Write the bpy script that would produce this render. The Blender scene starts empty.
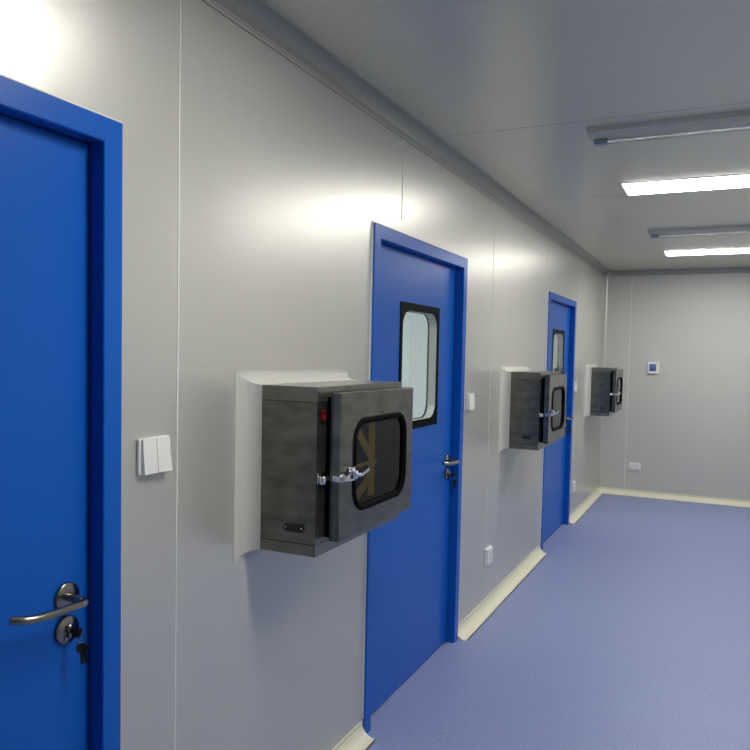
import bpy, bmesh, math, random
from mathutils import Vector, Matrix
random.seed(4)
S = bpy.context.scene
COL = S.collection

# ------------------------------------------------------------ materials
def mat(name, color, rough=0.5, metal=0.0, spec=0.5, coat=0.0, bump=None, var=None, trans=0.0, emit=None, strength=0.0, ior=1.45):
    m = bpy.data.materials.new(name); m.use_nodes = True
    nt = m.node_tree; b = nt.nodes['Principled BSDF']
    b.inputs['Base Color'].default_value = (*color, 1)
    b.inputs['Roughness'].default_value = rough
    b.inputs['Metallic'].default_value = metal
    b.inputs['Specular IOR Level'].default_value = spec
    b.inputs['Coat Weight'].default_value = coat
    b.inputs['Coat Roughness'].default_value = 0.12
    b.inputs['Transmission Weight'].default_value = trans
    b.inputs['IOR'].default_value = ior
    if emit:
        b.inputs['Emission Color'].default_value = (*emit, 1)
        b.inputs['Emission Strength'].default_value = strength
    tc = nt.nodes.new('ShaderNodeTexCoord')
    if var:   # (scale, color2, low, high, stretch)
        sc, c2, lo, hi, st = var
        mp = nt.nodes.new('ShaderNodeMapping'); mp.inputs['Scale'].default_value = st
        nz = nt.nodes.new('ShaderNodeTexNoise'); nz.inputs['Scale'].default_value = sc; nz.inputs['Detail'].default_value = 5
        rp = nt.nodes.new('ShaderNodeValToRGB')
        rp.color_ramp.elements[0].position = lo; rp.color_ramp.elements[0].color = (*color, 1)
        rp.color_ramp.elements[1].position = hi; rp.color_ramp.elements[1].color = (*c2, 1)
        nt.links.new(tc.outputs['Object'], mp.inputs['Vector']); nt.links.new(mp.outputs[0], nz.inputs['Vector'])
        nt.links.new(nz.outputs['Fac'], rp.inputs[0]); nt.links.new(rp.outputs[0], b.inputs['Base Color'])
    if bump:  # (scale, strength, distance, stretch)
        sc, sg, di, st = bump
        mp = nt.nodes.new('ShaderNodeMapping'); mp.inputs['Scale'].default_value = st
        nz = nt.nodes.new('ShaderNodeTexNoise'); nz.inputs['Scale'].default_value = sc; nz.inputs['Detail'].default_value = 2
        bp = nt.nodes.new('ShaderNodeBump'); bp.inputs['Strength'].default_value = sg; bp.inputs['Distance'].default_value = di
        nt.links.new(tc.outputs['Object'], mp.inputs['Vector']); nt.links.new(mp.outputs[0], nz.inputs['Vector'])
        nt.links.new(nz.outputs['Fac'], bp.inputs['Height']); nt.links.new(bp.outputs[0], b.inputs['Normal'])
    return m

M = {}
M['wall'] = mat('coated_steel_wall_panel', (.635, .628, .58), rough=.33, metal=.50, spec=.6, bump=(1.6, .35, .012, (1, 1.3, .35)))
M['endwall'] = mat('satin_end_wall_panel', (.57, .57, .54), rough=.5, metal=.1, spec=.35)
M['ceiling'] = mat('coated_steel_ceiling_panel', (.68, .665, .575), rough=.32, metal=.45, spec=.5, bump=(1.3, .4, .01, (1, 1, 1)))
M['seam'] = mat('white_panel_sealant', (.82, .82, .78), rough=.5)
M['joint'] = mat('grey_ceiling_joint', (.50, .50, .45), rough=.6)
M['cove'] = mat('aluminium_coving', (.34, .34, .315), rough=.38, metal=.35)
M['covelip'] = mat('pale_coving_lip', (.50, .49, .46), rough=.35)
M['skirt'] = mat('cream_coved_skirting', (.80, .78, .62), rough=.42)
M['other'] = mat('pale_green_wall_panel', (.84, .90, .87), rough=.45)
M['blue'] = mat('blue_door_paint', (.006, .112, .52), rough=.32, spec=.28, bump=(3, .2, .004, (1, 1, 1)))
M['sealant'] = mat('white_silicone', (.78, .78, .74), rough=.4)
M['steel'] = mat('brushed_stainless_steel', (.225, .23, .205), rough=.25, metal=.9, var=(11, (.14, .147, .132), .36, .66, (1, 1, 2.4)), bump=(2.5, .25, .006, (1, 1, 1)))
M['steel_band'] = mat('folded_steel_band', (.27, .265, .23), rough=.30, metal=.9, var=(12, (.20, .20, .18), .4, .7, (1, 1, 1)))
M['steel_in'] = mat('steel_chamber_lining', (.10, .10, .10), rough=.4, metal=.8)
M['handle'] = mat('satin_stainless_handle', (.30, .285, .255), rough=.24, metal=1.0)
M['chrome'] = mat('chrome_latch', (.85, .85, .86), rough=.12, metal=1.0)
M['rubber'] = mat('black_rubber', (.004, .004, .005), rough=.6, spec=.03)
M['black'] = mat('black_glass_border', (.004, .005, .007), rough=.4, spec=.03)
M['blackplastic'] = mat('black_plastic', (.012, .012, .014), rough=.35)
M['red'] = mat('red_rocker_plastic', (.13, .003, .006), rough=.35)
M['yellow_reflection'] = mat('yellow_brown_reflection', (.62, .42, .09), rough=.45)
M['spacer'] = mat('grey_window_spacer', (.40, .40, .38), rough=.4, metal=.2)
M['white'] = mat('white_switch_plastic', (.82, .82, .80), rough=.3)
M['fillet'] = mat('cream_plastic_coving', (.56, .56, .52), rough=.28)
M['slot'] = mat('dark_socket_slot', (.02, .02, .02), rough=.6)
M['lcd'] = mat('blue_control_screen', (.10, .20, .50), rough=.25)
M['lcddark'] = mat('dark_blue_screen_digits', (.01, .04, .16), rough=.3)
M['tray'] = mat('white_lamp_tray', (.54, .53, .45), rough=.35)
M['holder'] = mat('blue_grey_lamp_holder', (.28, .36, .44), rough=.35)
M['tube'] = mat('clear_unlit_tube', (.95, .97, 1.0), rough=.06, trans=.85)
M['key'] = mat('dark_steel_key', (.04, .04, .04), rough=.35, metal=.8)
M['led'] = mat('lit_diffuser', (.9, .9, .9), rough=.5, emit=(1.0, .98, .92), strength=29.0)
M['ledframe'] = mat('white_light_frame', (.75, .75, .75), rough=.4)

def glassmat(name, tint, rough=0.02, ior=1.45):
    # clear sheet: straight-through transmission with a reflective surface
    m = bpy.data.materials.new(name); m.use_nodes = True; nt = m.node_tree
    for n in list(nt.nodes): nt.nodes.remove(n)
    out = nt.nodes.new('ShaderNodeOutputMaterial'); tr = nt.nodes.new('ShaderNodeBsdfTransparent')
    tr.inputs['Color'].default_value = (*tint, 1)
    gl = nt.nodes.new('ShaderNodeBsdfGlossy'); gl.inputs['Roughness'].default_value = rough
    gl.inputs['Color'].default_value = (.9, .92, .92, 1)
    fr = nt.nodes.new('ShaderNodeFresnel'); fr.inputs['IOR'].default_value = ior
    mx = nt.nodes.new('ShaderNodeMixShader')
    nt.links.new(fr.outputs[0], mx.inputs[0]); nt.links.new(tr.outputs[0], mx.inputs[1]); nt.links.new(gl.outputs[0], mx.inputs[2])
    nt.links.new(mx.outputs[0], out.inputs[0])
    return m
M['glass'] = glassmat('clear_door_glass', (.93, .97, .95))
M['darkglass'] = glassmat('smoked_hatch_glass', (.50, .50, .47), ior=1.3)
M['farglass'] = glassmat('darkened_far_glass', (.08, .08, .08), ior=1.3)  # chamber darkness put into the tint, hiding the bright room beyond

# vinyl floor
def floor_mat():
    m = bpy.data.materials.new('blue_vinyl_floor'); m.use_nodes = True
    nt = m.node_tree; b = nt.nodes['Principled BSDF']; L = nt.links.new
    b.inputs['Roughness'].default_value = .46; b.inputs['Specular IOR Level'].default_value = .42
    tc = nt.nodes.new('ShaderNodeTexCoord')
    n1 = nt.nodes.new('ShaderNodeTexNoise'); n1.inputs['Scale'].default_value = 120; n1.inputs['Detail'].default_value = 3
    r1 = nt.nodes.new('ShaderNodeValToRGB')
    r1.color_ramp.elements[0].position = .36; r1.color_ramp.elements[0].color = (.215, .265, .485, 1)
    r1.color_ramp.elements[1].position = .66; r1.color_ramp.elements[1].color = (.29, .345, .57, 1)
    v = nt.nodes.new('ShaderNodeTexVoronoi'); v.inputs['Scale'].default_value = 55
    r2 = nt.nodes.new('ShaderNodeValToRGB')
    r2.color_ramp.elements[0].position = .0; r2.color_ramp.elements[0].color = (1, 1, 1, 1)
    r2.color_ramp.elements[1].position = .20; r2.color_ramp.elements[1].color = (0, 0, 0, 1)
    mx = nt.nodes.new('ShaderNodeMix'); mx.data_type = 'RGBA'
    mx.inputs[7].default_value = (.12, .145, .31, 1)
    L(tc.outputs['Object'], n1.inputs['Vector']); L(tc.outputs['Object'], v.inputs['Vector'])
    L(n1.outputs['Fac'], r1.inputs[0]); L(v.outputs['Distance'], r2.inputs[0])
    L(r2.outputs[0], mx.inputs[0]); L(r1.outputs[0], mx.inputs[6]); L(mx.outputs[2], b.inputs['Base Color'])
    n3 = nt.nodes.new('ShaderNodeTexNoise'); n3.inputs['Scale'].default_value = 90
    bp = nt.nodes.new('ShaderNodeBump'); bp.inputs['Strength'].default_value = .12; bp.inputs['Distance'].default_value = .002
    L(tc.outputs['Object'], n3.inputs['Vector']); L(n3.outputs['Fac'], bp.inputs['Height']); L(bp.outputs[0], b.inputs['Normal'])
    return m
M['floor'] = floor_mat()

# ------------------------------------------------------------ mesh helpers
class MB:
    def __init__(s): s.bm = bmesh.new(); s.mats = []
    def mi(s, m):
        if m not in s.mats: s.mats.append(m)
        return s.mats.index(m)
    def face(s, pts, m, smooth=False):
        vs = [s.bm.verts.new(p) for p in pts]
        f = s.bm.faces.new(vs); f.material_index = s.mi(m); f.smooth = smooth; return f
    def box(s, a, b, m, bevel=0.0, seg=2):
        x0, y0, z0 = a; x1, y1, z1 = b
        t = bmesh.new(); bmesh.ops.create_cube(t, size=1)
        for v in t.verts:
            v.co = Vector(((x0+x1)/2+v.co.x*(x1-x0), (y0+y1)/2+v.co.y*(y1-y0), (z0+z1)/2+v.co.z*(z1-z0)))
        if bevel: bmesh.ops.bevel(t, geom=t.edges[:], offset=bevel, segments=seg, profile=.5, affect='EDGES')
        s.merge(t, m, bool(bevel) and False)
    def merge(s, t, m, smooth=False, M4=None):
        i = s.mi(m); mp = {}
        for v in t.verts: mp[v] = s.bm.verts.new(M4 @ v.co if M4 else v.co)
        for f in t.faces:
            try: g = s.bm.faces.new([mp[v] for v in f.verts])
            except ValueError: continue
            g.material_index = i; g.smooth = smooth or f.smooth
        t.free()
    def loft(s, loops, m, smooth=True, closed_loop=True, closed_path=False, caps=False):
        rows = [[s.bm.verts.new(p) for p in l] for l in loops]
        i = s.mi(m); n = len(rows[0])
        R = len(rows) if closed_path else len(rows)-1
        for a in range(R):
            A = rows[a]; B = rows[(a+1) % len(rows)]
            for j in range(n if closed_loop else n-1):
                f = s.bm.faces.new((A[j], A[(j+1) % n], B[(j+1) % n], B[j])); f.material_index = i; f.smooth = smooth
        if caps:
            for r in (rows[0][::-1], rows[-1]):
                f = s.bm.faces.new(r); f.material_index = i
    def tube(s, pts, r, m, seg=14, flat=None):
        pts = [Vector(p) for p in pts]; n = len(pts)
        tan = []
        for i in range(n):
            a = pts[max(0, i-1)]; b = pts[min(n-1, i+1)]; tan.append((b-a).normalized())
        u = tan[0].orthogonal().normalized(); loops = []
        for i in range(n):
            u = (u - tan[i]*u.dot(tan[i])).normalized(); w = tan[i].cross(u)
            rr = r[i] if isinstance(r, (list, tuple)) else r
            loops.append([pts[i]+(u*math.cos(2*math.pi*k/seg)+w*math.sin(2*math.pi*k/seg))*rr for k in range(seg)])
        s.loft(loops, m, caps=True)
    def lathe(s, c, axis, prof, m, seg=32):
        # prof: (along axis, radius)
        ax = Vector(axis).normalized(); u = ax.orthogonal().normalized(); w = ax.cross(u); c = Vector(c)
        loops = [[c+ax*h+(u*math.cos(2*math.pi*k/seg)+w*math.sin(2*math.pi*k/seg))*max(r, 1e-4) for k in range(seg)] for h, r in prof]
        s.loft(loops, m, caps=True)
    def ring(s, outer, inner, m, ax0, ax1, smooth=False):
        """outer/inner: (y,z) loops of the same length, extruded along x from ax0 to ax1"""
        def P(l, x): return [Vector((x, y, z)) for y, z in l]
        s.loft([P(outer, ax0), P(outer, ax1), P(inner, ax1), P(inner, ax0)], m, smooth=smooth, closed_path=True)
    def build(s, name, parent=None, loc=None):
        bmesh.ops.recalc_face_normals(s.bm, faces=s.bm.faces[:])
        me = bpy.data.meshes.new(name); s.bm.to_mesh(me); s.bm.free()
        for m in s.mats: me.materials.append(m)
        o = bpy.data.objects.new(name, me); COL.objects.link(o)
        if parent: o.parent = parent
        if loc: o.location = loc
        return o

def smooth_path(pts, n=8):
    P = [Vector(p) for p in pts]; out = []
    for i in range(len(P)-1):
        p0 = P[max(0, i-1)]; p1 = P[i]; p2 = P[i+1]; p3 = P[min(len(P)-1, i+2)]
        for k in range(n):
            t = k/n
            out.append(.5*((2*p1)+(-p0+p2)*t+(2*p0-5*p1+4*p2-p3)*t*t+(-p0+3*p1-3*p2+p3)*t**3))
    out.append(P[-1]); return out

def rrect(y0, y1, z0, z1, r, n=8):
    pts = []
    for cy, cz, a in ((y1-r, z1-r, 0), (y0+r, z1-r, 90), (y0+r, z0+r, 180), (y1-r, z0+r, 270)):
        for k in range(n+1):
            t = math.radians(a+90*k/n); pts.append((cy+r*math.cos(t), cz+r*math.sin(t)))
    return pts
def srect(y0, y1, z0, z1, r, n=8):
    """square-cornered loop with the same number of points as rrect"""
    pts = []
    for cy, cz, a, ey, ez in ((y1-r, z1-r, 0, y1, z1), (y0+r, z1-r, 90, y0, z1), (y0+r, z0+r, 180, y0, z0), (y1-r, z0+r, 270, y1, z0)):
        for k in range(n+1):
            t = math.radians(a+90*k/n); c, d = math.cos(t), math.sin(t)
            q = max(abs(c), abs(d)); pts.append((cy+r*c/q, cz+r*d/q))
    return pts

def tag(o, label=None, cat=None, group=None, kind=None):
    if label: o['label'] = label
    if cat: o['category'] = cat
    if group: o['group'] = group
    if kind: o['kind'] = kind
    return o
def empty(name, loc, rz=0):
    o = bpy.data.objects.new(name, None); COL.objects.link(o); o.location = loc; o.rotation_euler = (0, 0, rz); o.empty_display_size = .1
    return o
def copy_tree(o, parent=None):
    c = o.copy(); COL.objects.link(c)
    if parent: c.parent = parent
    for ch in list(o.children): copy_tree(ch, c)
    return c

# ------------------------------------------------------------ dimensions (metres)
W, YB, YF, H = 2.62, 8.96, -2.6, 2.583       # corridor: x 0..W, y YF..YB
AX = -2.7                                     # rooms beyond the left wall
TH = .10
DW, DH = 1.174, 2.10
DOORS = [.149, 2.689, 5.926]
BOXY = [1.845, 4.665, 7.82]                    # near side of every hatch
BZ = .985; BW = .61; BHH = .493
LIGHTY = [4.65, 7.57, 1.60]

# ------------------------------------------------------------ shell
f = MB(); f.box((AX-.1, YF-.1, -.1), (W+.1, YB+.1, 0), M['floor'])
tag(f.build('floor'), 'blue speckled vinyl floor of the corridor', 'floor', kind='structure')

c = MB(); c.box((AX-.1, YF-.1, H), (W+.1, YB+.1, H+.1), M['ceiling'])
for k in (-1, 0, 1, 2):
    y = 1.725+1.535*k
    c.box((.06, y-.002, H-.0008), (W, y+.002, H+.001), M['joint'])
c.box((1.31-.002, YF, H-.001), (1.31+.002, -2.5, H+.001), M['joint'])
tag(c.build('ceiling'), 'grey coated steel ceiling with fine joints', 'ceiling', kind='structure')

def holed_wall(mb, y0, y1, z0, z1, holes, xf, xb, m):
    ys = sorted({y0, y1, *[v for h in holes for v in h[:2]]}); zs = sorted({z0, z1, *[v for h in holes for v in h[2:]]})
    def solid(a, b, c_, d):
        if a < y0-1e-6 or b > y1+1e-6 or c_ < z0-1e-6 or d > z1+1e-6: return False
        return not any(a >= h[0]-1e-6 and b <= h[1]+1e-6 and c_ >= h[2]-1e-6 and d <= h[3]+1e-6 for h in holes)
    for i in range(len(ys)-1):
        for j in range(len(zs)-1):
            a, b, c_, d = ys[i], ys[i+1], zs[j], zs[j+1]
            if not solid(a, b, c_, d): continue
            mb.face([(xf, a, c_), (xf, b, c_), (xf, b, d), (xf, a, d)], m)
            mb.face([(xb, a, c_), (xb, a, d), (xb, b, d), (xb, b, c_)], m)
            nb = [(i-1, j, [(xf, a, c_), (xf, a, d), (xb, a, d), (xb, a, c_)]), (i+1, j, [(xf, b, c_), (xb, b, c_), (xb, b, d), (xf, b, d)]),
                  (i, j-1, [(xf, a, c_), (xb, a, c_), (xb, b, c_), (xf, b, c_)]), (i, j+1, [(xf, a, d), (xf, b, d), (xb, b, d), (xb, a, d)])]
            for ii, jj, q in nb:
                ok = 0 <= ii < len(ys)-1 and 0 <= jj < len(zs)-1 and solid(ys[ii], ys[ii+1], zs[jj], zs[jj+1])
                if not ok: mb.face(q, m)
w = MB()
holes = [(y, y+DW, 0, DH) for y in DOORS] + [(y, y+BW, BZ, BZ+BHH) for y in BOXY]
holed_wall(w, YF, YB, 0, H, holes, 0, -TH, M['wall'])
bmesh.ops.remove_doubles(w.bm, verts=w.bm.verts[:], dist=1e-5)
SEAM = [1.532, 2.98, 4.39, 5.84, 7.30]
def seam_spans(y):
    sp = [(.0, H)]
    for h in holes:
        if h[0]-.06 < y < h[1]+.06:
            lo, hi = (h[2]-.06 if h[2] else 0), h[3]+.06
            ns = []
            for a, b in sp:
                if lo > a: ns.append((a, min(b, lo)))
                if hi < b: ns.append((max(a, hi), b))
            sp = [q for q in ns if q[1]-q[0] > .02]
    return sp
for y in SEAM+[.08, -1.3]:
    for a, b in seam_spans(y):
        w.box((-.001, y-.0022, max(a, .07)), (.0012, y+.0022, min(b, H-.06)), M['seam'])
tag(w.build('wall_left'), 'left wall of grey coated panels with three doors', 'wall', kind='structure')

w = MB(); w.box((W, YF, 0), (W+.1, YB, H), M['endwall'])
tag(w.build('wall_right'), 'plain grey wall on the right side', 'wall', kind='structure')
w = MB(); w.box((0, YB, 0), (W, YB+.1, H), M['endwall'])
for x in (.29, 1.75):
    w.box((x-.0025, YB-.0014, .07), (x+.0025, YB+.001, H-.06), M['seam'])
tag(w.build('wall_back'), 'grey end wall of the corridor', 'wall', kind='structure')
w = MB(); w.box((0, YF-.1, 0), (W, YF, H), M['endwall'])
tag(w.build('wall_front'), 'grey wall behind the viewer', 'wall', kind='structure')
# rooms seen through the door glass
w = MB(); w.box((AX-.1, YF, 0), (AX, YB, H), M['other'])
tag(w.build('wall_far_left'), 'pale green far wall of the rooms beyond the doors', 'wall', kind='structure')
for nm, y in (('wall_partition', 5.25), ('wall_end', YB), ('wall_near', -.1)):
    w = MB(); w.box((AX, y, 0), (-TH, y+.1, H), M['other'])
    for k in range(5): w.box((AX+.3+k*.55, y-.0015, 0), (AX+.306+k*.55, y+.001, H), M['joint'])
    tag(w.build(nm), {'wall_partition': 'pale green partition seen through the nearer door window', 'wall_end': 'pale wall seen through the farther door window', 'wall_near': 'pale wall of the room beyond the nearest door'}[nm], 'wall', kind='structure')

# ceiling coving (concave, with pale lips)
def quarter(r, n=8):   # (distance from wall, distance from ceiling/floor) concave
    return [(r-r*math.cos(math.radians(90*k/n)), r-r*math.sin(math.radians(90*k/n))) for k in range(n+1)]
CR = .058
def coving(mb, side):
    q = quarter(CR)
    # solid profile: arc plus corner
    prof = [(d, -e) for d, e in q] + [(0, 0)]
    return prof
def extr_profile(mb, prof, place, a, b, m, smooth=True):
    mb.loft([[place(p, a) for p in prof], [place(p, b) for p in prof]], m, smooth=False, caps=True)
cm = MB()
prof = [(d, e) for d, e in quarter(CR)] + [(.0005, .0005)]
extr_profile(cm, prof, lambda p, t: Vector((p[0], t, H-p[1])), YF, YB-.0, M['cove'])
cm.box((0, YF, H-CR-.006), (.004, YB, H-CR+.001), M['covelip'])
cm.box((0, YF, H-CR-.020), (.0025, YB, H-CR-.016), M['cove'])
cm.box((CR-.001, YF, H-.004), (CR+.005, YB, H), M['covelip'])
tag(cm.build('trim_1'), 'grey coving where the left wall meets the ceiling', 'coving', kind='structure')
cm = MB()
extr_profile(cm, prof, lambda p, t: Vector((t, YB-p[0], H-p[1])), CR, W, M['cove'])
cm.box((CR, YB-.004, H-CR-.005), (W, YB, H-CR+.001), M['covelip'])
cm.box((CR, YB-CR-.005, H-.003), (W, YB-CR+.001, H), M['joint'])
tag(cm.build('trim_2'), 'grey coving along the top of the end wall', 'coving', kind='structure')
cm = MB()
extr_profile(cm, [(a*.5, b_*.5) for a, b_ in prof], lambda p, t: Vector((p[0], YB-p[1], t)), .066, H-CR, M['wall'])
tag(cm.build('trim_3'), 'rounded vertical corner strip at the far left corner', 'corner strip', kind='structure')

# floor coving (cream)
SR = .060
sp = [(d, e) for d, e in quarter(SR)] + [(.0005, .0005)]
spans = []; last = YF
for y in DOORS: spans.append((last, y-.001)); last = y+DW+.001
spans.append((last, YB))
b = MB()
for a, c_ in spans:
    ex = [(0, SR+.006), (.003, SR+.006), (.003, SR+.0)] + sp[1:-1] + [(SR+.008, .0), (0, 0)]
    extr_profile(b, ex, lambda p, t: Vector((p[0], t, p[1])), a, c_, M['skirt'])
tag(b.build('baseboard_left'), 'cream coved skirting along the left wall between doors', 'skirting', kind='structure')
b = MB()
extr_profile(b, ex, lambda p, t: Vector((t, YB-p[0], p[1])), .0, W, M['skirt'])
tag(b.build('baseboard_back'), 'cream coved skirting along the end wall', 'skirting', kind='structure')

# ------------------------------------------------------------ doors
FW = .058; PX = .013; LX = -.032; LT = .045
def make_door():
    fr = MB()
    o = [(0, 0), (0, DH), (DW, DH), (DW, 0)]
    i = [(FW, 0), (FW, DH-FW+.002), (DW-FW, DH-FW+.002), (DW-FW, 0)]
    def P(l, x): return [Vector((x, y, z)) for y, z in l]
    def band(l0, x0, l1, x1):   # open strip left-top-right
        A, B = P(l0, x0), P(l1, x1)
        for k in range(3): fr.face([A[k], A[k+1], B[k+1], B[k]], M['blue'])
    bv = .0025
    ob = [(bv, 0), (bv, DH-bv), (DW-bv, DH-bv), (DW-bv, 0)]
    ib = [(FW-bv, 0), (FW-bv, DH-FW+.002+bv), (DW-FW+bv, DH-FW+.002+bv), (DW-FW+bv, 0)]
    st = .018
    s_ = [(FW+st, 0), (FW+st, DH-FW-st), (DW-FW-st, DH-FW-st), (DW-FW-st, 0)]
    XB = LX-LT-.004
    band(o, -TH-PX, o, PX-bv); band(o, PX-bv, ob, PX); band(ob, PX, ib, PX); band(ib, PX, i, PX-bv); band(i, PX-bv, i, XB)
    band(i, XB, s_, XB); band(s_, XB, s_, -TH-PX); band(s_, -TH-PX, o, -TH-PX)
    for l0, l1 in ((0, FW), (DW-FW, DW)):
        fr.face([(-TH, l0, .0005), (PX, l0, .0005), (PX, l1, .0005), (-TH, l1, .0005)], M['blue'])
    bmesh.ops.remove_doubles(fr.bm, verts=fr.bm.verts[:], dist=1e-5)
    root = fr.build('door')
    # white sealant line round the frame
    se = MB(); t = .006
    se.box((0, -t, .075), (.005, 0, DH), M['sealant']); se.box((0, DW, .075), (.005, DW+t, DH), M['sealant']); se.box((0, -t, DH), (.005, DW+t, DH+t), M['sealant'])
    se.build('sealant', root)
    # leaf with a window opening
    a0, a1, z0, z1 = FW+.003, DW-FW-.003, .012, DH-FW-.002
    w0, w1, v0, v1 = .371, .868, 1.225, 1.815
    lf = MB()
    lf.ring(srect(a0, a1, z0, z1, .05), srect(w0+.012, w1-.012, v0+.012, v1-.012, .05), M['blue'], LX-LT, LX)
    leaf = lf.build('door_leaf', root)
    # window: black bordered glass on both faces, grey spacer inside
    wf = MB(); mg = .026; R = .075
    wf.ring(srect(w0, w1, v0, v1, R), rrect(w0+mg, w1-mg, v0+mg+.012, v1-mg-.010, R), M['black'], LX, LX+.004)
    wf.ring(srect(w0, w1, v0, v1, R), rrect(w0+mg, w1-mg, v0+mg+.012, v1-mg-.010, R), M['black'], LX-LT-.004, LX-LT+.002)
    win = wf.build('window_frame', leaf)
    sc = MB()
    sc.ring(srect(w0+.0125, w1-.0125, v0+.0125, v1-.0125, R), rrect(w0+mg-.003, w1-mg+.003, v0+mg+.009, v1-mg-.007, R), M['spacer'], LX-LT+.003, LX-.001)
    sc.build('window_spacer', leaf)
    gp = MB()
    for x in (LX+.001, LX-LT-.002):
        gp.face([(x, y, z) for y, z in rrect(w0+mg-.002, w1-mg+.002, v0+mg+.010, v1-mg-.008, R)], M['glass'])
    gp.build('glass_pane', leaf)
    # lever handle on a round rose
    hy, hz = DW-FW-.068, 1.015
    h = MB()
    h.lathe((LX, hy, hz), (1, 0, 0), [(0, .0335), (.006, .0335), (.0085, .0315), (.0085, .012), (.0088, .0)], M['handle'])
    path = [(LX+.006, hy, hz), (LX+.030, hy, hz), (LX+.052, hy-.001, hz), (LX+.066, hy-.009, hz), (LX+.071, hy-.03, hz+.001),
            (LX+.071, hy-.085, hz+.002), (LX+.069, hy-.125, hz+.003), (LX+.060, hy-.158, hz+.006), (LX+.043, hy-.180, hz+.010)]
    h.tube(smooth_path(path, 6), .0092, M['handle'], 18)
    h.build('lever_handle', root)
    k = MB(); kz = hz-.075
    k.lathe((LX, hy, kz), (1, 0, 0), [(0, .032), (.006, .032), (.0085, .030), (.0088, 0)], M['handle'])
    k.lathe((LX+.008, hy, kz+.006), (1, 0, 0), [(0, .0085), (.008, .0085), (.009, .0)], M['handle'], 20)
    k.box((LX+.008, hy-.004, kz-.018), (LX+.015, hy+.004, kz+.004), M['handle'], .0015)
    k.build('lock_cylinder', root)
    return root, hy, kz
proto, HY, KZ = make_door()
dl = ['tall blue steel door nearest the viewer, cut off at the left edge',
      'blue steel door with window, between the nearest and middle steel hatches',
      'blue steel door with window farthest down the corridor']
doors = []
for i, y in enumerate(DOORS):
    o = proto if i == 0 else copy_tree(proto)
    o.location = (0, y, 0); o.name = 'door_%d' % (i+1)
    tag(o, dl[i], 'door', kind='structure'); doors.append(o)

# keys hanging from each lock
def key_mesh(mb, origin, down, side, L=.03, hw=.011):
    o = Vector(origin); d = Vector(down).normalized(); s_ = Vector(side).normalized(); n = d.cross(s_)
    def q(a, b, e): return o+d*a+s_*b+n*e
    T = .0014
    bow = [(-.002, -.004), (.002, -hw), (.014, -hw*1.05), (.019, -.005)]
    pr_ = bow+[(.019+L*.3, -.004), (.019+L*.45, -.0028), (.019+L*.6, -.0042), (.019+L*.75, -.003), (.019+L, -.0035), (.022+L, 0), (.019+L, .004), (.019, .004)]+[(.014, hw*1.05), (.002, hw), (-.002, .004)]
    mb.loft([[q(a, b, -T) for a, b in pr_], [q(a, b, T) for a, b in pr_]], M['key'], smooth=False, caps=True)
def make_keys():
    r = empty('key_bunch', (0, 0, 0))
    a = MB(); key_mesh(a, (.040, .004, .0), (-1, 0, 0), (0, .55, .84), L=.010); a.build('key', r)
    g = MB(); pts = [(.036+.004*math.sin(t), .006+.009*math.cos(t), -.014+.011*math.sin(t)) for t in [2*math.pi*k/20 for k in range(21)]]
    g.tube(pts, .0011, M['handle'], 8); g.build('key_ring', r)
    b_ = MB(); key_mesh(b_, (.037, .008, -.026), (0, .05, -1), (.35, .93, 0), L=.026); b_.build('key', r)
    b_ = MB(); key_mesh(b_, (.041, .010, -.026), (.10, .12, -1), (.75, .6, 0), L=.023); b_.build('key', r)
    return r
kp = make_keys()
kl = ['dark keys hanging in the lock of the nearest blue door', 'small dark keys hanging in the lock of the middle blue door', 'tiny dark keys in the lock of the farthest blue door']
for i, y in enumerate(DOORS):
    o = kp if i == 0 else copy_tree(kp)
    o.location = (LX+.002, y+HY, KZ-.004)
    tag(o, kl[i], 'keys', group='keys in the door locks')

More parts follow.
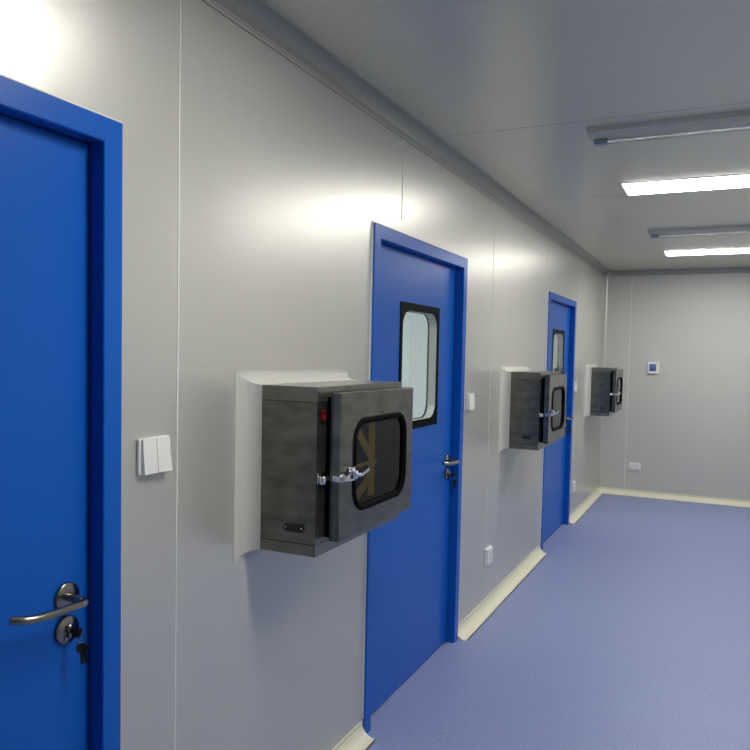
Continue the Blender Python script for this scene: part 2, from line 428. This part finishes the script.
# ------------------------------------------------------------ pass-through hatches
def make_box():
    root = empty('pass_box', (0, 0, 0))
    D0, D1 = -.30, .243
    bd = MB(); t = .0025; IN = .045
    # shell: four sides with a chamber inside (front/back returns round the opening)
    op = (.075, BW-.075, .075, BHH-.075)
    bd.ring(srect(0, BW, 0, BHH, .03), srect(op[0], op[1], op[2], op[3], .03), M['steel'], D0, D1)
    body = bd.build('body', root)
    ln = MB()
    e = .0012
    bnd = MB(); z0, z1 = 0, .032
    bnd.box((.058, -e, z0), (D1+e, .0, z1), M['steel_band']); bnd.box((D1, 0, z0), (D1+e, BW, z1), M['steel_band'])
    bnd.box((.058, -e*.4, z1), (D1, .0, z1+.0022), M['slot'])
    bnd.build('folded_band', root)
    bnd = MB(); z0, z1 = BHH-.042, BHH
    bnd.box((.058, -e, z0), (D1+e, .0, z1), M['steel_band']); bnd.box((D1, 0, z0), (D1+e, BW, z1), M['steel_band'])
    bnd.box((.058, -e*.4, z0-.0022), (D1, .0, z0), M['slot'])
    bnd.box((.058, -e, BHH), (D1+e, BW, BHH+e), M['steel_band'])
    bnd.build('folded_band', root)
    gk = MB()
    gk.ring(srect(.062, .598, .046, .464, .02), srect(.09, .57, .075, .435, .02), M['rubber'], D1+e, .2625)
    gk.build('gasket', root)
    # socket inlet on the near side
    sk = MB(); cx_, cz_ = .172, .079
    hexa = [(-.036, 0), (-.027, .012), (.027, .012), (.036, 0), (.027, -.012), (-.027, -.012)]
    sk.loft([[Vector((cx_+a, y, cz_+b_)) for a, b_ in hexa] for y in (-.0045, .0)], M['blackplastic'], smooth=False, caps=True)
    for s_ in (-.027, .027): sk.lathe((cx_+s_, -.0045, cz_), (0, -1, 0), [(0, .003), (.001, .002)], M['chrome'], 10)
    sk.box((cx_-.014, -.0052, cz_-.007), (cx_+.014, -.0042, cz_+.007), M['slot'])
    sk.build('power_inlet', root)
    # door with rounded window
    dx0, dx1, dy0, dy1, dz0, dz1 = .2625, .2945, .048, .598, .040, .476
    R = .07
    wy0, wy1, wz0, wz1 = .141, .530, .114, .389
    for nm, xa, xb in (('hatch_door', dx0, dx1),):
        d = MB()
        g = .0025
        O = srect(dy0, dy1, dz0, dz1, R); Ob = srect(dy0+g, dy1-g, dz0+g, dz1-g, R); I = rrect(wy0, wy1, wz0, wz1, R)
        P = lambda l, x: [Vector((x, y, z)) for y, z in l]
        d.loft([P(O, xa), P(O, xb-g), P(Ob, xb), P(I, xb), P(I, xa)], M['steel'], smooth=False, closed_path=True)
        door = d.build(nm, root)
        gs = MB()
        def off(k): return rrect(wy0+k, wy1-k, wz0+k, wz1-k, R-k)
        gs.loft([P(off(-.008), xb), P(off(-.007), xb+.004), P(off(-.002), xb+.006), P(off(.006), xb+.005), P(off(.012), xb+.001), P(off(.012), xb-.02), P(off(.0005), xb-.02)], M['rubber'], smooth=True)
        gs.build('window_seal', door)
        gl = MB(); gl.face([(xb-.006, y, z) for y, z in off(.0118)], M['darkglass']); gl.build('glass_pane', door)
        for yy, zz in ((.336, .406), (.336, .096)):
            sc = MB(); sc.lathe((xb, yy, zz), (1, 0, 0), [(0, .0035), (.0015, .003)], M['blackplastic'], 10); sc.build('screw', door)
    # latch: keeper on the body, draw arm and lever on the door
    lz = .229
    lt = MB()
    lt.box((D1, .004, lz-.016), (D1+.004, .044, lz+.016), M['chrome'], .001)
    lt.lathe((D1+.013, .016, lz-.016), (0, 0, 1), [(0, .009), (.001, .0105), (.022, .0105), (.023, .009)], M['chrome'], 18)
    lt.build('latch_keeper', root)
    lt = MB()
    lt.box((D1+.010, .018, lz-.010), (D1+.018, .050, lz+.004), M['chrome'], .002)
    lt.box((.272, .044, lz-.012), (.300, .052, lz+.006), M['chrome'], .002)
    lt.box((dx1, .050, lz-.012), (dx1+.018, .086, lz+.006), M['chrome'], .004)
    lt.box((dx1, .078, lz-.009), (dx1+.014, .104, lz+.003), M['blackplastic'], .002)
    lt.box((dx1, .098, lz-.018), (dx1+.007, .140, lz+.024), M['chrome'], .003)
    lt.lathe((dx1+.012, .118, lz-.010), (0, 0, 1), [(0, .010), (.002, .012), (.024, .012), (.026, .008)], M['chrome'], 20)
    lp = smooth_path([(dx1+.014, .078, lz+.016), (dx1+.018, .094, lz+.018), (dx1+.022, .112, lz+.006), (dx1+.026, .130, lz+.001), (dx1+.031, .148, lz+.005), (dx1+.037, .164, lz+.014)], 5)
    lt.tube(lp, [.0045+.002*math.sin(math.pi*i/(len(lp)-1)) for i in range(len(lp))], M['chrome'], 12)
    lt.build('latch_lever', door)
    for z in (.10, .36):
        hg = MB(); hg.lathe((.27, dy1+.005, z), (0, 0, 1), [(0, .006), (.05, .006)], M['chrome'], 12); hg.build('hinge', root)
    # far-side door
    fd = MB()
    fd.ring(srect(dy0, dy1, dz0, dz1, R), rrect(wy0, wy1, wz0, wz1, R), M['steel'], D0-.032, D0-.001)
    fdo = fd.build('far_hatch_door', root)
    fg = MB(); fg.face([(D0-.02, y, z) for y, z in rrect(wy0, wy1, wz0, wz1, R)], M['farglass']); fg.build('glass_pane', fdo)
    # plastic coving where the body meets the wall
    cv = MB(); r = .056; n = 10
    prof_ = [(r+.004, 0), (r+.004, .002)]
    for k in range(n+1):
        a = math.radians(90*k/n); prof_.append((r-r*math.sin(a), max(.002, r-r*math.cos(a))))
    loops = []
    for o_, x in prof_:
        v = o_*.62+.0014; o_ += .0014
        loops.append([Vector((x, -o_, -v)), Vector((x, BW+o_, -v)), Vector((x, BW+o_, BHH+v)), Vector((x, -o_, BHH+v))])
    cv.loft(loops, M['fillet'], smooth=False)
    for fc in cv.bm.faces: fc.smooth = False
    cv.build('coving', root)
    return root
bp_ = make_box()
bl = ['large stainless steel pass-through hatch on the wall between the two nearest blue doors',
      'stainless steel pass-through hatch in front of the farthest blue door, middle one of three',
      'stainless steel pass-through hatch beyond the farthest blue door, nearest the end wall']
boxes = []
for i, y in enumerate(BOXY):
    o = bp_ if i == 0 else copy_tree(bp_)
    o.location = (0, y, BZ); boxes.append(o)
    tag(o, bl[i], 'pass box', group='stainless pass-through hatches')
X1 = .243
rk = MB(); rk.box((X1, .013, .386), (X1+.004, .048, .434), M['blackplastic'], .001); b1 = rk.build('rocker_switch', boxes[0])
rk = MB()
vs = [(X1+.004, .018, .396), (X1+.0075, .018, .398), (X1+.005, .018, .412), (X1+.0085, .018, .426), (X1+.004, .018, .428)]
rk.loft([[Vector(v) for v in vs], [Vector((v[0], .042, v[2])) for v in vs]], M['red'], smooth=False, caps=True)
o = rk.build('rocker', b1); tag(o, 'red rocker')
# yellow reflection in the first hatch's glass, built as coloured strips behind it
def strip(p, q, wdt, x):
    p = Vector((x, *p)); q = Vector((x, *q)); d = (q-p).normalized(); n = Vector((1, 0, 0)).cross(d)*wdt/2; t = Vector((.0008, 0, 0))
    mb = MB(); mb.loft([[p-n-t, p+n-t, p+n+t, p-n+t], [q-n-t, q+n-t, q+n+t, q-n+t]], M['yellow_reflection'], smooth=False, caps=True)
    mb.build('painted_reflection', boxes[0])
strip((.33, .395), (.33, .13), .045, .262)
strip((.20, .37), (.33, .25), .03, .264)
strip((.19, .24), (.36, .24), .012, .2655)
strip((.19, .13), (.30, .19), .035, .267)
strip((.24, .405), (.37, .385), .03, .268)

# ------------------------------------------------------------ wall switches, sockets, controller
def place(mb, y, z, name): return mb
def rocker_switch(n, wd=.118, ht=.088, dep=.010):
    """two-layer plate on the left wall, local origin at plate centre on the wall, facing +x"""
    b_ = MB(); b_.box((0, -wd/2, -ht/2), (dep, wd/2, ht/2), M['white'], .003, 2)
    root = b_.build('light_switch')
    for k in range(n):
        a = -wd/2+.008+k*(wd-.014)/n; e = a+(wd-.014)/n-.002
        r = MB()
        h = ht/2-.001
        pr_ = [(dep-.001, -h), (dep+.012, -h), (dep+.0085, 0), (dep+.005, h), (dep-.001, h)]
        r.loft([[Vector((x, a, z)) for x, z in pr_], [Vector((x+(.004 if (n == 2 and k == 1 and z < 0) else 0), e, z)) for x, z in pr_]], M['white'], smooth=False, caps=True)
        r.build('rocker', root)
    return root
s1 = rocker_switch(2, .112, .089); s1.location = (0, 1.438, 1.313)
tag(s1, 'large white double light switch beside the nearest blue door', 'light switch')
s2 = rocker_switch(1, .105, .090); s2.location = (0, 3.985, 1.318)
tag(s2, 'white single light switch beside the middle blue door', 'light switch')
s3 = copy_tree(s2); s3.location = (0, 7.20, 1.30)
tag(s3, 'tiny white light switch between the farthest blue door and farthest hatch', 'light switch')

def socket(wd=.115, ht=.105, dep=.022, gangs=1):
    b_ = MB(); b_.box((0, -wd/2, -ht/2), (dep*.55, wd/2, ht/2), M['white'], .003, 2)
    root = b_.build('power_socket')
    m_ = .006
    for k in range(gangs):
        r = MB()
        a = -wd/2+m_+k*(wd-2*m_)/gangs; e = a+(wd-2*m_)/gangs-(.003 if gangs > 1 else 0)
        r.box((dep*.5, a, -ht/2+m_), (dep, e, ht/2-m_), M['white'], .002, 2)
        cy_ = (a+e)/2; x0, x1 = dep-.001, dep+.0006
        for ya, yb, za, zb in ((-.008, -.006, .012, .024), (.006, .008, .012, .024), (-.0092, -.0068, -.018, -.008), (.0068, .0092, -.018, -.008), (-.001, .001, -.028, -.020)):
            r.box((x0, cy_+ya, za), (x1, cy_+yb, zb), M['slot'])
        r.build('face_plate', root)
    return root
o1 = socket(); o1.location = (0, 4.43, .335)
tag(o1, 'white wall socket low on the wall beyond the middle blue door', 'power socket', group='low wall sockets')
o2 = copy_tree(o1); o2.location = (0, 7.28, .325)
tag(o2, 'small white wall socket low on the wall beyond the farthest blue door', 'power socket', group='low wall sockets')
o3 = socket(.135, .086, .02, 2); o3.location = (.395, YB, .336); o3.rotation_euler = (0, 0, -math.pi/2)
tag(o3, 'white double socket low on the end wall', 'power socket', group='low wall sockets')

# controller on the back wall (facing -y)
t = empty('thermostat', (.553, YB, 1.477), -math.pi/2)
b_ = MB(); b_.box((0, -.058, -.064), (.030, .064, .068), M['white'], .004, 2); b_.build('case', t)
b_ = MB(); b_.box((.030, -.040, -.036), (.0315, .034, .044), M['lcd']); sc = b_.build('display', t)
b_ = MB(); b_.box((.0315, -.026, -.024), (.0323, .020, -.008), M['lcddark']); b_.build('display_text', sc)
for z in (-.02, .005, .03):
    b_ = MB(); b_.box((.030, .044, z-.006), (.0325, .056, z+.006), M['white'], .001); b_.build('button', t)
tag(t, 'small white wall controller with blue screen on the end wall', 'thermostat')

# ------------------------------------------------------------ ceiling lights
def make_light():
    r = empty('ceiling_light', (0, 0, 0))
    a = MB(); a.box((0, -.158, -.004), (1.20, .158, 0), M['ledframe']); a.build('frame', r)
    d = MB(); d.box((.008, -.150, -.006), (1.192, .150, -.0041), M['led']); d.build('diffuser', r)
    return r
lp_ = make_light()
ll = ['nearer lit white ceiling panel light', 'farther lit white ceiling panel light, before the end wall',
      'lit ceiling panel light overhead, above the largest hatch']
for i, y in enumerate(LIGHTY):
    o = lp_ if i == 0 else copy_tree(lp_)
    o.location = (.735 if i == 1 else .71, y, H); tag(o, ll[i], 'ceiling light', group='ceiling panel lights')
for x, y, lab in ((-1.95, 1.4, 'added unseen light brightening the room beyond the nearest door'), (-1.95, 3.3, 'lit ceiling light in the room beyond the middle door'), (-1.95, 7.0, 'lit ceiling light in the room beyond the farthest door')):  # first one is an added light, brightening the view through the door glass
    o = copy_tree(lp_); o.location = (x, y, H); tag(o, lab, 'ceiling light', group='ceiling lights beyond the doors')

def make_uv():
    r = empty('tube_lamp_fixture', (0, 0, 0))
    a = MB()
    pr_ = [(0, 0), (.008, -.018), (.045, -.028), (.135, -.028), (.172, -.018), (.180, 0)]
    a.loft([[Vector((x, y, z)) for y, z in pr_] for x in (0, 1.24)], M['tray'], smooth=False, caps=True)
    a.build('tray', r)
    for x0 in (.018, 1.162):
        h = MB(); h.box((x0, .092, -.052), (x0+.06, .122, -.0282), M['holder'], .004); h.build('lamp_holder', r)
    t_ = MB(); t_.lathe((.074, .107, -.042), (1, 0, 0), [(0, .006), (.002, .0085), (1.09, .0085), (1.092, .006)], M['tube'], 20); t_.build('lamp_tube', r)
    return r
uv = make_uv(); uv.location = (.705, 3.36, H)
tag(uv, 'unlit tube lamp fixture on the ceiling, nearer of two', 'lamp fixture', group='unlit tube lamps')
u2 = copy_tree(uv); u2.location = (.705, 6.15, H)
tag(u2, 'unlit tube lamp fixture on the ceiling, farther of two', 'lamp fixture', group='unlit tube lamps')

# ------------------------------------------------------------ world, camera
wd = bpy.data.worlds.new('world'); S.world = wd; wd.use_nodes = True
wd.node_tree.nodes['Background'].inputs[0].default_value = (.5, .55, .6, 1)
wd.node_tree.nodes['Background'].inputs[1].default_value = .05

cam = bpy.data.cameras.new('camera'); co = bpy.data.objects.new('camera', cam); COL.objects.link(co)
F = 740.3; rr, pp, ww = .0208989717, -.0507389334, -.441424882
fw = Vector((math.sin(ww)*math.cos(pp), math.cos(ww)*math.cos(pp), math.sin(pp)))
rt = Vector((math.cos(ww), -math.sin(ww), 0)); up = rt.cross(fw)
r2 = rt*math.cos(rr)+up*math.sin(rr); u_ = -rt*math.sin(rr)+up*math.cos(rr)
m4 = Matrix(((r2.x, u_.x, -fw.x, 1.29724), (r2.y, u_.y, -fw.y, 0), (r2.z, u_.z, -fw.z, 1.58032), (0, 0, 0, 1)))
co.matrix_world = m4
cam.sensor_width = 36; cam.sensor_fit = 'HORIZONTAL'; cam.lens = F*36/750; cam.shift_y = 15.66/750
cam.clip_start = .02
S.camera = co
S.view_settings.view_transform = 'Standard'; S.view_settings.look = 'None'
S.view_settings.exposure = 0; S.view_settings.gamma = 1; S.view_settings.use_curve_mapping = False
